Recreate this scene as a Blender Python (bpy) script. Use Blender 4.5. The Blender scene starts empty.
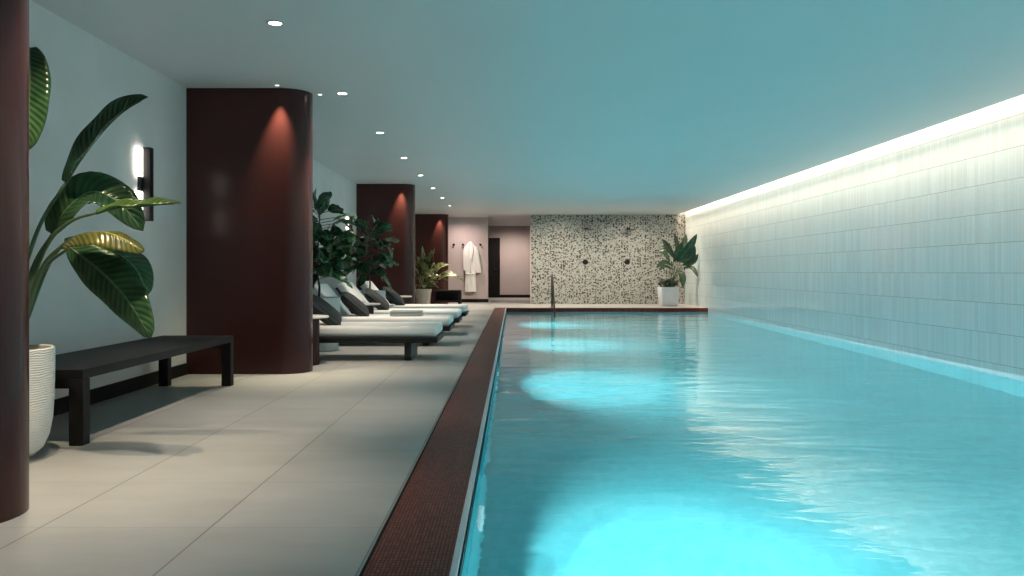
import bpy, bmesh, math, random
from mathutils import Vector, Matrix, noise
random.seed(7)
PI = math.pi
S = bpy.context.scene
COL = S.collection

# ------------------------------------------------------------------ dimensions (metres)
CAM_Z = 0.9
F = 795.0
CEIL = 2.52
WL, WR = -2.876, 4.85            # left plaster wall, right tiled wall
Y0 = -4.0                        # wall behind the viewer
GL, GR, PL = -0.453, -0.19, -0.167   # grate left / right, pool edge
PY = 19.78                       # far pool wall
DECKY = 20.04                    # far deck edge
TER_Y = 22.4
ROBE_Y = 23.6
END_Y = 28.0
WATER = -0.09
BOT = -1.45

# ------------------------------------------------------------------ material helpers
def new_mat(name):
    m = bpy.data.materials.new(name); m.use_nodes = True
    nt = m.node_tree
    b = nt.nodes['Principled BSDF']
    return m, nt, b

def N(nt, typ, **kw):
    n = nt.nodes.new(typ)
    for k, v in kw.items():
        setattr(n, k, v)
    return n

def L(nt, a, b): nt.links.new(a, b)

def rgba(c): return (c[0], c[1], c[2], 1.0)

def simple(name, col, rough=0.5, metal=0.0, var=0.0, scale=8.0, bump=0.0, bscale=60.0, spec=None, coat=0.0):
    m, nt, b = new_mat(name)
    b.inputs['Base Color'].default_value = rgba(col)
    b.inputs['Roughness'].default_value = rough
    b.inputs['Metallic'].default_value = metal
    if spec is not None: b.inputs['Specular IOR Level'].default_value = spec
    if coat: b.inputs['Coat Weight'].default_value = coat
    tc = N(nt, 'ShaderNodeTexCoord')
    if var:
        nz = N(nt, 'ShaderNodeTexNoise'); nz.inputs['Scale'].default_value = scale; nz.inputs['Detail'].default_value = 6
        L(nt, tc.outputs['Object'], nz.inputs['Vector'])
        cr = N(nt, 'ShaderNodeValToRGB')
        cr.color_ramp.elements[0].position = 0.3; cr.color_ramp.elements[1].position = 0.7
        cr.color_ramp.elements[0].color = rgba([max(0, c*(1-var)) for c in col])
        cr.color_ramp.elements[1].color = rgba([min(1, c*(1+var)) for c in col])
        L(nt, nz.outputs['Fac'], cr.inputs['Fac']); L(nt, cr.outputs['Color'], b.inputs['Base Color'])
    if bump:
        n2 = N(nt, 'ShaderNodeTexNoise'); n2.inputs['Scale'].default_value = bscale; n2.inputs['Detail'].default_value = 4
        L(nt, tc.outputs['Object'], n2.inputs['Vector'])
        bp = N(nt, 'ShaderNodeBump'); bp.inputs['Strength'].default_value = bump; bp.inputs['Distance'].default_value = 0.01
        L(nt, n2.outputs['Fac'], bp.inputs['Height']); L(nt, bp.outputs['Normal'], b.inputs['Normal'])
    return m

def emissive(name, col, strength):
    m, nt, b = new_mat(name)
    b.inputs['Base Color'].default_value = rgba((0.8, 0.8, 0.8))
    b.inputs['Emission Color'].default_value = rgba(col)
    b.inputs['Emission Strength'].default_value = strength
    return m

def M(nt, op, a, b=None):
    n = N(nt, 'ShaderNodeMath', operation=op)
    for i, v in enumerate((a, b)):
        if v is None: continue
        if isinstance(v, (int, float)): n.inputs[i].default_value = v
        else: L(nt, v, n.inputs[i])
    return n.outputs[0]

def floor_material():
    m, nt, b = new_mat('porcelain_tile')
    tc = N(nt, 'ShaderNodeTexCoord')
    sep = N(nt, 'ShaderNodeSeparateXYZ'); L(nt, tc.outputs['Object'], sep.inputs[0])
    def joint(out, off, width):
        u = M(nt, 'DIVIDE', M(nt, 'SUBTRACT', out, off), 0.6)
        fr = M(nt, 'FRACT', u)
        d = M(nt, 'MINIMUM', fr, M(nt, 'SUBTRACT', 1.0, fr))
        return M(nt, 'LESS_THAN', d, width / 0.6 / 2), M(nt, 'FLOOR', u)
    jx, ix = joint(sep.outputs[0], -1.066, 0.006)
    jy, iy = joint(sep.outputs[1], 2.80, 0.005)
    cmb = N(nt, 'ShaderNodeCombineXYZ'); L(nt, ix, cmb.inputs[0]); L(nt, iy, cmb.inputs[1])
    wn = N(nt, 'ShaderNodeTexWhiteNoise'); L(nt, cmb.outputs[0], wn.inputs['Vector'])
    nz = N(nt, 'ShaderNodeTexNoise'); nz.inputs['Scale'].default_value = 3.0; nz.inputs['Detail'].default_value = 8; nz.inputs['Roughness'].default_value = 0.65
    mp = N(nt, 'ShaderNodeMapping'); mp.inputs['Scale'].default_value = (0.6, 1.8, 1)
    L(nt, tc.outputs['Object'], mp.inputs[0]); L(nt, mp.outputs[0], nz.inputs['Vector'])
    f = M(nt, 'ADD', M(nt, 'MULTIPLY', nz.outputs['Fac'], 0.8), M(nt, 'MULTIPLY', wn.outputs['Value'], 0.25))
    cr = N(nt, 'ShaderNodeValToRGB')
    cr.color_ramp.elements[0].position = 0.25; cr.color_ramp.elements[0].color = rgba((0.305, 0.312, 0.308))
    cr.color_ramp.elements[1].position = 0.8; cr.color_ramp.elements[1].color = rgba((0.395, 0.402, 0.395))
    L(nt, f, cr.inputs['Fac'])
    mix = N(nt, 'ShaderNodeMix', data_type='RGBA'); L(nt, M(nt, 'MULTIPLY', jx, 0.8), mix.inputs['Factor'])
    L(nt, cr.outputs[0], mix.inputs['A']); mix.inputs['B'].default_value = rgba((0.10, 0.10, 0.095))
    mix2 = N(nt, 'ShaderNodeMix', data_type='RGBA'); L(nt, M(nt, 'MULTIPLY', jy, 0.3), mix2.inputs['Factor'])
    L(nt, mix.outputs['Result'], mix2.inputs['A']); mix2.inputs['B'].default_value = rgba((0.12, 0.12, 0.11))
    L(nt, mix2.outputs['Result'], b.inputs['Base Color'])
    b.inputs['Roughness'].default_value = 0.42
    b.inputs['Specular IOR Level'].default_value = 0.4
    return m

def tile_wall_material(name, ax, col, tw=0.05, th=0.304, zoff=0.89, tilt=0.05, rough=0.13):
    """Stacked slim glazed tiles; every tile leans a little differently."""
    m, nt, b = new_mat(name)
    tc = N(nt, 'ShaderNodeTexCoord')
    sep = N(nt, 'ShaderNodeSeparateXYZ'); L(nt, tc.outputs['Object'], sep.inputs[0])
    u = M(nt, 'DIVIDE', sep.outputs[ax], tw)
    v = M(nt, 'DIVIDE', M(nt, 'SUBTRACT', sep.outputs[2], zoff), th)
    fu, fv = M(nt, 'FRACT', u), M(nt, 'FRACT', v)
    du = M(nt, 'MINIMUM', fu, M(nt, 'SUBTRACT', 1.0, fu))
    dv = M(nt, 'MINIMUM', fv, M(nt, 'SUBTRACT', 1.0, fv))
    ju = M(nt, 'LESS_THAN', du, 0.0012 / tw)
    jv = M(nt, 'LESS_THAN', dv, 0.0025 / th)
    cmb = N(nt, 'ShaderNodeCombineXYZ'); L(nt, M(nt, 'FLOOR', u), cmb.inputs[0]); L(nt, M(nt, 'FLOOR', v), cmb.inputs[1])
    wn = N(nt, 'ShaderNodeTexWhiteNoise'); L(nt, cmb.outputs[0], wn.inputs['Vector'])
    cr = N(nt, 'ShaderNodeValToRGB')
    cr.color_ramp.elements[0].color = rgba([c*0.94 for c in col]); cr.color_ramp.elements[1].color = rgba([min(1, c*1.04) for c in col])
    L(nt, wn.outputs['Value'], cr.inputs['Fac'])
    mix = N(nt, 'ShaderNodeMix', data_type='RGBA'); L(nt, M(nt, 'MAXIMUM', M(nt, 'MULTIPLY', ju, 0.45), M(nt, 'MULTIPLY', jv, 0.75)), mix.inputs['Factor'])
    L(nt, cr.outputs[0], mix.inputs['A']); mix.inputs['B'].default_value = rgba([c*0.3 for c in col])
    L(nt, mix.outputs['Result'], b.inputs['Base Color'])
    # per-tile lean + glaze ripple
    geo = N(nt, 'ShaderNodeNewGeometry')
    sub = N(nt, 'ShaderNodeVectorMath', operation='SUBTRACT'); L(nt, wn.outputs['Color'], sub.inputs[0]); sub.inputs[1].default_value = (0.5, 0.5, 0.5)
    sc = N(nt, 'ShaderNodeVectorMath', operation='SCALE'); L(nt, sub.outputs[0], sc.inputs[0]); sc.inputs['Scale'].default_value = tilt
    nz = N(nt, 'ShaderNodeTexNoise'); nz.inputs['Scale'].default_value = 22.0; nz.inputs['Detail'].default_value = 2
    L(nt, tc.outputs['Object'], nz.inputs['Vector'])
    s2 = N(nt, 'ShaderNodeVectorMath', operation='SUBTRACT'); L(nt, nz.outputs['Color'], s2.inputs[0]); s2.inputs[1].default_value = (0.5, 0.5, 0.5)
    sc2 = N(nt, 'ShaderNodeVectorMath', operation='SCALE'); L(nt, s2.outputs[0], sc2.inputs[0]); sc2.inputs['Scale'].default_value = tilt * 1.6
    a1 = N(nt, 'ShaderNodeVectorMath', operation='ADD'); L(nt, geo.outputs['Normal'], a1.inputs[0]); L(nt, sc.outputs[0], a1.inputs[1])
    a2 = N(nt, 'ShaderNodeVectorMath', operation='ADD'); L(nt, a1.outputs[0], a2.inputs[0]); L(nt, sc2.outputs[0], a2.inputs[1])
    nm = N(nt, 'ShaderNodeVectorMath', operation='NORMALIZE'); L(nt, a2.outputs[0], nm.inputs[0])
    L(nt, nm.outputs[0], b.inputs['Normal'])
    b.inputs['Roughness'].default_value = rough
    return m

def pool_tile_material():
    m, nt, b = new_mat('pool_mosaic')
    tc = N(nt, 'ShaderNodeTexCoord')
    nz = N(nt, 'ShaderNodeTexNoise'); nz.inputs['Scale'].default_value = 1.2; nz.inputs['Detail'].default_value = 5
    L(nt, tc.outputs['Object'], nz.inputs['Vector'])
    vo = N(nt, 'ShaderNodeTexVoronoi', distance='CHEBYCHEV'); vo.inputs['Scale'].default_value = 20; vo.inputs['Randomness'].default_value = 0.0
    L(nt, tc.outputs['Object'], vo.inputs['Vector'])
    sep = N(nt, 'ShaderNodeSeparateColor'); L(nt, vo.outputs['Color'], sep.inputs[0])
    f = M(nt, 'ADD', M(nt, 'MULTIPLY', nz.outputs['Fac'], 0.7), M(nt, 'MULTIPLY', sep.outputs[0], 0.3))
    cr = N(nt, 'ShaderNodeValToRGB')
    cr.color_ramp.elements[0].position = 0.25; cr.color_ramp.elements[0].color = rgba((0.075, 0.47, 0.53))
    cr.color_ramp.elements[1].position = 0.8; cr.color_ramp.elements[1].color = rgba((0.14, 0.59, 0.65))
    L(nt, f, cr.inputs['Fac']); L(nt, cr.outputs[0], b.inputs['Base Color'])
    b.inputs['Roughness'].default_value = 0.5
    return m

def water_material():
    m, nt, b = new_mat('pool_water')
    tc = N(nt, 'ShaderNodeTexCoord')
    mp = N(nt, 'ShaderNodeMapping'); mp.inputs['Scale'].default_value = (0.70, 1.45, 1); mp.inputs['Rotation'].default_value = (0, 0, 0.2)
    L(nt, tc.outputs['Object'], mp.inputs[0])
    n1 = N(nt, 'ShaderNodeTexNoise'); n1.inputs['Scale'].default_value = 1.5; n1.inputs['Detail'].default_value = 2; n1.inputs['Distortion'].default_value = 0.5
    n2 = N(nt, 'ShaderNodeTexNoise'); n2.inputs['Scale'].default_value = 5.5; n2.inputs['Detail'].default_value = 3; n2.inputs['Distortion'].default_value = 0.8
    L(nt, mp.outputs[0], n1.inputs['Vector']); L(nt, mp.outputs[0], n2.inputs['Vector'])
    h = M(nt, 'ADD', M(nt, 'MULTIPLY', n1.outputs['Fac'], 1.0), M(nt, 'MULTIPLY', n2.outputs['Fac'], 0.22))
    bp = N(nt, 'ShaderNodeBump'); bp.inputs['Strength'].default_value = 1.0; bp.inputs['Distance'].default_value = 0.014
    L(nt, h, bp.inputs['Height'])
    b.inputs['Base Color'].default_value = rgba((0.93, 1.0, 1.0))
    b.inputs['Transmission Weight'].default_value = 1.0
    b.inputs['IOR'].default_value = 1.333
    b.inputs['Roughness'].default_value = 0.0
    L(nt, bp.outputs['Normal'], b.inputs['Normal'])
    return m

def terrazzo_material():
    m, nt, b = new_mat('terrazzo')
    tc = N(nt, 'ShaderNodeTexCoord')
    base = (0.33, 0.345, 0.322)
    sx = N(nt, 'ShaderNodeSeparateXYZ'); L(nt, tc.outputs['Object'], sx.inputs[0])
    flat = N(nt, 'ShaderNodeCombineXYZ'); L(nt, M(nt, 'ADD', sx.outputs[0], sx.outputs[1]), flat.inputs[0]); L(nt, sx.outputs[2], flat.inputs[1])
    nz = N(nt, 'ShaderNodeTexNoise'); nz.inputs['Scale'].default_value = 4.0; nz.inputs['Detail'].default_value = 4
    L(nt, tc.outputs['Object'], nz.inputs['Vector'])
    cr0 = N(nt, 'ShaderNodeValToRGB')
    cr0.color_ramp.elements[0].color = rgba([c*0.92 for c in base]); cr0.color_ramp.elements[1].color = rgba([c*1.06 for c in base])
    L(nt, nz.outputs['Fac'], cr0.inputs['Fac'])
    cur = cr0.outputs[0]
    for sc, thr, rnd, c0, c1 in ((19, 0.44, 0.55, (0.012, 0.012, 0.013), (0.10, 0.09, 0.075)),
                                 (13.5, 0.34, 0.42, (0.010, 0.010, 0.010), (0.045, 0.042, 0.04)),
                                 (26, 0.36, 0.6, (0.16, 0.13, 0.09), (0.60, 0.58, 0.52))):
        vo = N(nt, 'ShaderNodeTexVoronoi', distance='MANHATTAN' if sc != 13.5 else 'EUCLIDEAN'); vo.inputs['Scale'].default_value = sc; vo.voronoi_dimensions = '2D'
        mp = N(nt, 'ShaderNodeMapping'); mp.inputs['Location'].default_value = (sc*0.37, 0.1*sc, sc*0.71)
        L(nt, flat.outputs[0], mp.inputs[0]); L(nt, mp.outputs[0], vo.inputs['Vector'])
        sp = N(nt, 'ShaderNodeSeparateColor'); L(nt, vo.outputs['Color'], sp.inputs[0])
        mask = M(nt, 'MULTIPLY', M(nt, 'LESS_THAN', vo.outputs['Distance'], thr), M(nt, 'LESS_THAN', sp.outputs[0], rnd))
        cc = N(nt, 'ShaderNodeMix', data_type='RGBA'); L(nt, sp.outputs[1], cc.inputs['Factor'])
        cc.inputs['A'].default_value = rgba(c0); cc.inputs['B'].default_value = rgba(c1)
        mx = N(nt, 'ShaderNodeMix', data_type='RGBA'); L(nt, mask, mx.inputs['Factor'])
        L(nt, cur, mx.inputs['A']); L(nt, cc.outputs['Result'], mx.inputs['B'])
        cur = mx.outputs['Result']
    L(nt, cur, b.inputs['Base Color'])
    b.inputs['Roughness'].default_value = 0.35
    return m

def grate_material():
    m, nt, b = new_mat('red_mosaic_grate')
    tc = N(nt, 'ShaderNodeTexCoord')
    sep = N(nt, 'ShaderNodeSeparateXYZ'); L(nt, tc.outputs['Object'], sep.inputs[0])
    u = M(nt, 'DIVIDE', sep.outputs[0], 0.0125)
    row = M(nt, 'DIVIDE', M(nt, 'ADD', sep.outputs[1], M(nt, 'MULTIPLY', M(nt, 'FLOOR', u), 0.0)), 0.02)
    fu, fv = M(nt, 'FRACT', u), M(nt, 'FRACT', row)
    du = M(nt, 'MINIMUM', fu, M(nt, 'SUBTRACT', 1.0, fu)); dv = M(nt, 'MINIMUM', fv, M(nt, 'SUBTRACT', 1.0, fv))
    d = M(nt, 'MINIMUM', M(nt, 'MULTIPLY', du, 0.0125), M(nt, 'MULTIPLY', dv, 0.02))
    hole = M(nt, 'LESS_THAN', d, 0.0017)
    cmb = N(nt, 'ShaderNodeCombineXYZ'); L(nt, M(nt, 'FLOOR', u), cmb.inputs[0]); L(nt, M(nt, 'FLOOR', row), cmb.inputs[1])
    wn = N(nt, 'ShaderNodeTexWhiteNoise'); L(nt, cmb.outputs[0], wn.inputs['Vector'])
    cr = N(nt, 'ShaderNodeValToRGB')
    cr.color_ramp.elements[0].color = rgba((0.15, 0.032, 0.024)); cr.color_ramp.elements[1].color = rgba((0.29, 0.068, 0.048))
    L(nt, wn.outputs['Value'], cr.inputs['Fac'])
    mix = N(nt, 'ShaderNodeMix', data_type='RGBA'); L(nt, hole, mix.inputs['Factor'])
    L(nt, cr.outputs[0], mix.inputs['A']); mix.inputs['B'].default_value = rgba((0.018, 0.010, 0.010))
    L(nt, mix.outputs['Result'], b.inputs['Base Color'])
    bp = N(nt, 'ShaderNodeBump'); bp.inputs['Strength'].default_value = 0.6; bp.inputs['Distance'].default_value = 0.004
    L(nt, M(nt, 'SUBTRACT', 1.0, hole), bp.inputs['Height']); L(nt, bp.outputs['Normal'], b.inputs['Normal'])
    b.inputs['Specular IOR Level'].default_value = 0.12
    b.inputs['Roughness'].default_value = 0.4
    return m

def leaf_material(name, dark, light, rough=0.35, stripes=60.0, trans=0.12, coat=0.0):
    m, nt, b = new_mat(name)
    uv = N(nt, 'ShaderNodeUVMap')
    sep = N(nt, 'ShaderNodeSeparateXYZ'); L(nt, uv.outputs[0], sep.inputs[0])
    au = M(nt, 'ABSOLUTE', M(nt, 'SUBTRACT', sep.outputs[0], 0.5))
    ph = M(nt, 'SUBTRACT', sep.outputs[1], M(nt, 'MULTIPLY', au, 0.25))
    st = M(nt, 'SINE', M(nt, 'MULTIPLY', ph, stripes * 2))
    tc = N(nt, 'ShaderNodeTexCoord')
    nz = N(nt, 'ShaderNodeTexNoise'); nz.inputs['Scale'].default_value = 7.0; L(nt, tc.outputs['Object'], nz.inputs['Vector'])
    rib = M(nt, 'LESS_THAN', au, 0.022)
    f = M(nt, 'ADD', M(nt, 'MULTIPLY', st, 0.10), nz.outputs['Fac'])
    cr = N(nt, 'ShaderNodeValToRGB')
    cr.color_ramp.elements[0].position = 0.3; cr.color_ramp.elements[0].color = rgba(dark)
    cr.color_ramp.elements[1].position = 0.75; cr.color_ramp.elements[1].color = rgba(light)
    L(nt, f, cr.inputs['Fac'])
    mx = N(nt, 'ShaderNodeMix', data_type='RGBA'); L(nt, M(nt, 'MULTIPLY', rib, 0.7), mx.inputs['Factor'])
    L(nt, cr.outputs[0], mx.inputs['A']); mx.inputs['B'].default_value = rgba([min(1, c*2.6) for c in light])
    L(nt, mx.outputs['Result'], b.inputs['Base Color'])
    bp = N(nt, 'ShaderNodeBump'); bp.inputs['Strength'].default_value = 0.35; bp.inputs['Distance'].default_value = 0.004
    L(nt, st, bp.inputs['Height']); L(nt, bp.outputs['Normal'], b.inputs['Normal'])
    b.inputs['Roughness'].default_value = rough
    b.inputs['Coat Weight'].default_value = coat
    tr = N(nt, 'ShaderNodeBsdfTranslucent'); L(nt, mx.outputs['Result'], tr.inputs['Color'])
    ms = N(nt, 'ShaderNodeMixShader'); ms.inputs[0].default_value = trans
    L(nt, b.outputs[0], ms.inputs[1]); L(nt, tr.outputs[0], ms.inputs[2])
    L(nt, ms.outputs[0], nt.nodes['Material Output'].inputs['Surface'])
    return m

def stripe_fabric(name, c0, c1, freq):
    m, nt, b = new_mat(name)
    tc = N(nt, 'ShaderNodeTexCoord')
    sep = N(nt, 'ShaderNodeSeparateXYZ'); L(nt, tc.outputs['Object'], sep.inputs[0])
    nz = N(nt, 'ShaderNodeTexNoise'); nz.inputs['Scale'].default_value = 30; L(nt, tc.outputs['Object'], nz.inputs['Vector'])
    s = M(nt, 'SINE', M(nt, 'ADD', M(nt, 'MULTIPLY', sep.outputs[1], freq), M(nt, 'MULTIPLY', nz.outputs['Fac'], 1.2)))
    cr = N(nt, 'ShaderNodeValToRGB')
    cr.color_ramp.elements[0].color = rgba(c0); cr.color_ramp.elements[1].color = rgba(c1)
    L(nt, M(nt, 'ADD', M(nt, 'MULTIPLY', s, 0.5), 0.5), cr.inputs['Fac']); L(nt, cr.outputs[0], b.inputs['Base Color'])
    bp = N(nt, 'ShaderNodeBump'); bp.inputs['Strength'].default_value = 0.5; bp.inputs['Distance'].default_value = 0.006
    L(nt, s, bp.inputs['Height']); L(nt, bp.outputs['Normal'], b.inputs['Normal'])
    b.inputs['Roughness'].default_value = 0.9
    return m

def woven_pot_material():
    m, nt, b = new_mat('white_textured_pot')
    tc = N(nt, 'ShaderNodeTexCoord')
    sep = N(nt, 'ShaderNodeSeparateXYZ'); L(nt, tc.outputs['Object'], sep.inputs[0])
    nz = N(nt, 'ShaderNodeTexNoise'); nz.inputs['Scale'].default_value = 14; nz.inputs['Detail'].default_value = 3
    L(nt, tc.outputs['Object'], nz.inputs['Vector'])
    s = M(nt, 'SINE', M(nt, 'ADD', M(nt, 'MULTIPLY', sep.outputs[2], 560), M(nt, 'MULTIPLY', nz.outputs['Fac'], 12.0)))
    bp = N(nt, 'ShaderNodeBump'); bp.inputs['Strength'].default_value = 0.55; bp.inputs['Distance'].default_value = 0.004
    L(nt, s, bp.inputs['Height']); L(nt, bp.outputs['Normal'], b.inputs['Normal'])
    b.inputs['Base Color'].default_value = rgba((0.74, 0.74, 0.72))
    b.inputs['Roughness'].default_value = 0.7
    return m

MAT = dict(
    floor=floor_material(),
    plaster=simple('left_plaster', (0.67, 0.64, 0.63), 0.85, var=0.05, scale=2.5, bump=0.05, bscale=30),
    pink=simple('pink_plaster', (0.50, 0.425, 0.415), 0.85, var=0.04, scale=2.0),
    ceiling=simple('ceiling_paint', (0.62, 0.615, 0.62), 0.5, var=0.015, scale=1.0, bump=0.03, bscale=6, spec=0.35),
    dark_trim=simple('black_trim', (0.009, 0.008, 0.008), 0.6, spec=0.15),
    maroon=simple('maroon_lacquer', (0.049, 0.0135, 0.0132), 0.25, var=0.05, scale=1.5, spec=0.32),
    tile=tile_wall_material('glazed_white_tile', 1, (0.58, 0.71, 0.75), tilt=0.035, rough=0.09),
    pool=pool_tile_material(),
    water=water_material(),
    terrazzo=terrazzo_material(),
    grate=grate_material(),
    strip=simple('pale_stone_strip', (0.76, 0.76, 0.82), 0.4),
    bench=simple('black_stained_wood', (0.011, 0.011, 0.012), 0.6, var=0.25, scale=20, bump=0.1, bscale=80, spec=0.22),
    charcoal=simple('charcoal_wood', (0.028, 0.029, 0.030), 0.5, var=0.2, scale=15, spec=0.3),
    white_fabric=simple('white_fabric', (0.88, 0.865, 0.855), 0.9, bump=0.15, bscale=220),
    robe=simple('white_terry', (0.86, 0.84, 0.81), 0.95, bump=0.35, bscale=160),
    towel=simple('sage_grey_terry', (0.34, 0.39, 0.38), 0.95, bump=0.35, bscale=160),
    cushion=stripe_fabric('dark_striped_fabric', (0.020, 0.022, 0.024), (0.046, 0.054, 0.057), 230),
    stone_top=simple('pale_stone_top', (0.66, 0.64, 0.61), 0.3, var=0.06, scale=12),
    metal_black=simple('black_metal', (0.008, 0.008, 0.009), 0.4, spec=0.25),
    metal_dark=simple('bronze_black_metal', (0.03, 0.027, 0.025), 0.3, metal=0.8),
    white_metal=simple('white_trim_metal', (0.75, 0.75, 0.74), 0.4),
    chrome=simple('dark_steel', (0.12, 0.115, 0.11), 0.3, metal=0.9),
    pot_woven=woven_pot_material(),
    pot_white=simple('white_glazed_pot', (0.70, 0.73, 0.76), 0.45, var=0.04, scale=6),
    pot_grey=simple('grey_concrete_pot', (0.52, 0.55, 0.55), 0.7, var=0.08, scale=9),
    pot_beige=simple('beige_pot', (0.58, 0.52, 0.46), 0.7, var=0.06, scale=9),
    soil=simple('dark_soil', (0.02, 0.016, 0.012), 0.95, var=0.4, scale=40, bump=0.8, bscale=60),
    bark=simple('brown_bark', (0.045, 0.034, 0.025), 0.85, var=0.3, scale=30),
    stalk=simple('green_stalk', (0.06, 0.11, 0.045), 0.45, var=0.2, scale=10),
    banana=leaf_material('banana_leaf', (0.020, 0.066, 0.032), (0.065, 0.15, 0.06), 0.22, 55, 0.14),
    banana_gold=leaf_material('banana_leaf_gold_sheen', (0.05, 0.065, 0.016), (0.16, 0.15, 0.035), 0.2, 50, 0.14),  # gold sheen of the warm lamps put into this leaf's colour
    banana_pale=leaf_material('pale_banana_leaf', (0.06, 0.14, 0.04), (0.14, 0.26, 0.07), 0.30, 40, 0.2),
    fiddle=leaf_material('fiddle_leaf', (0.014, 0.050, 0.024), (0.050, 0.125, 0.050), 0.25, 16, 0.08),
    croton=leaf_material('variegated_leaf', (0.020, 0.050, 0.018), (0.34, 0.36, 0.16), 0.3, 18, 0.15),
    rubber=leaf_material('rubber_leaf', (0.012, 0.034, 0.017), (0.035, 0.085, 0.035), 0.3, 18, 0.1),
    bush=leaf_material('small_dark_leaf', (0.008, 0.022, 0.010), (0.022, 0.050, 0.022), 0.4, 10, 0.08),
    lamp=emissive('warm_lamp_glass', (1.0, 0.93, 0.82), 14.0),
    lamp_small=emissive('small_lamp_glass', (1.0, 0.88, 0.72), 5.0),
    sconce_glow=emissive('sconce_glass', (1.0, 0.92, 0.80), 6.5),
    led=emissive('cove_led', (1.0, 0.80, 0.55), 4.0),
    pool_lamp=emissive('pool_lamp_glass', (0.65, 0.97, 1.0), 0.25),
)

# ------------------------------------------------------------------ mesh helpers
def mk(name, bm, mat, parent=None, smooth=False, loc=None, recalc=True):
    me = bpy.data.meshes.new(name)
    if recalc: bmesh.ops.recalc_face_normals(bm, faces=bm.faces)
    bm.to_mesh(me); bm.free()
    mats = mat if isinstance(mat, (list, tuple)) else [mat]
    for m in mats: me.materials.append(m)
    if smooth:
        me.shade_smooth()
        if smooth == 'auto': me.set_sharp_from_angle(angle=math.radians(38))
    o = bpy.data.objects.new(name, me); COL.objects.link(o)
    if parent is not None: o.parent = parent
    if loc is not None: o.location = loc
    return o

def thing(name, label, cat, loc=(0, 0, 0), rz=0.0, group=None):
    o = bpy.data.objects.new(name, None); COL.objects.link(o)
    o.empty_display_size = 0.1
    o.location = loc; o.rotation_euler = (0, 0, rz)
    return tag(o, label, cat, group)

def tag(o, label, cat, group=None, kind=None):
    if label: o['label'] = label
    if cat: o['category'] = cat
    if group: o['group'] = group
    if kind: o['kind'] = kind
    return o

def struct(name, bm, mat, smooth=False):
    o = mk(name, bm, mat, smooth=smooth); o['kind'] = 'structure'
    return o

def copy_tree(o, parent=None):
    c = o.copy(); COL.objects.link(c)
    if parent is not None: c.parent = parent
    for ch in list(o.children): copy_tree(ch, c)
    return c

def box(bm, x0, x1, y0, y1, z0, z1, bev=0.0, seg=2, mi=0):
    r = bmesh.ops.create_cube(bm, size=1.0)
    vs = r['verts']
    for v in vs:
        v.co = Vector(((x0+x1)/2 + v.co.x*(x1-x0), (y0+y1)/2 + v.co.y*(y1-y0), (z0+z1)/2 + v.co.z*(z1-z0)))
    fs = {f for v in vs for f in v.link_faces}
    for f in fs: f.material_index = mi
    if bev > 0:
        es = {e for v in vs for e in v.link_edges}
        bmesh.ops.bevel(bm, geom=list(vs)+list(es), offset=bev, segments=seg, profile=0.5, affect='EDGES')
    return vs

def B(*a, **k):
    bm = bmesh.new(); box(bm, *a, **k); return bm

def lathe(bm, prof, n=32, c=(0, 0), caps=True, mi=0, flute=0.0, nf=0):
    rings = []
    for r, z in prof:
        ring = []
        for i in range(n):
            a = 2*PI*i/n
            rr = r * (1 + (flute*math.cos(nf*a) if nf else 0))
            ring.append(bm.verts.new((c[0]+rr*math.cos(a), c[1]+rr*math.sin(a), z)))
        rings.append(ring)
    for a, b in zip(rings, rings[1:]):
        for i in range(n):
            f = bm.faces.new((a[i], a[(i+1) % n], b[(i+1) % n], b[i])); f.material_index = mi
    if caps:
        for ring in (rings[0], rings[-1]):
            f = bm.faces.new(ring); f.material_index = mi
    return rings

def catmull(pts, n):
    pts = [Vector(p) for p in pts]
    P = [pts[0]*2 - pts[1]] + pts + [pts[-1]*2 - pts[-2]]
    out = []
    segs = len(pts) - 1
    for k in range(n + 1):
        t = k/n*segs; i = min(int(t), segs-1); u = t - i
        p0, p1, p2, p3 = P[i:i+4]
        out.append(0.5*((2*p1) + (p2-p0)*u + (2*p0-5*p1+4*p2-p3)*u*u + (3*p1-p0-3*p2+p3)*u**3))
    return out

def tube(bm, pts, r, n=8, res=None, mi=0, r2=None):
    P = catmull(pts, res) if res else [Vector(p) for p in pts]
    rings = []
    up = Vector((0.31, 0.87, 0.38))
    for i, p in enumerate(P):
        T = (P[min(i+1, len(P)-1)] - P[max(i-1, 0)]).normalized()
        A = T.cross(up)
        if A.length < 1e-3: A = T.cross(Vector((1, 0, 0)))
        A.normalize(); Bv = T.cross(A).normalized()
        rr = r if r2 is None else r + (r2-r)*i/(len(P)-1)
        rings.append([bm.verts.new(p + A*rr*math.cos(2*PI*k/n) + Bv*rr*math.sin(2*PI*k/n)) for k in range(n)])
    for a, b in zip(rings, rings[1:]):
        for k in range(n):
            f = bm.faces.new((a[k], a[(k+1) % n], b[(k+1) % n], b[k])); f.material_index = mi
    for ring in (rings[0], rings[-1]):
        f = bm.faces.new(ring); f.material_index = mi

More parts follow.
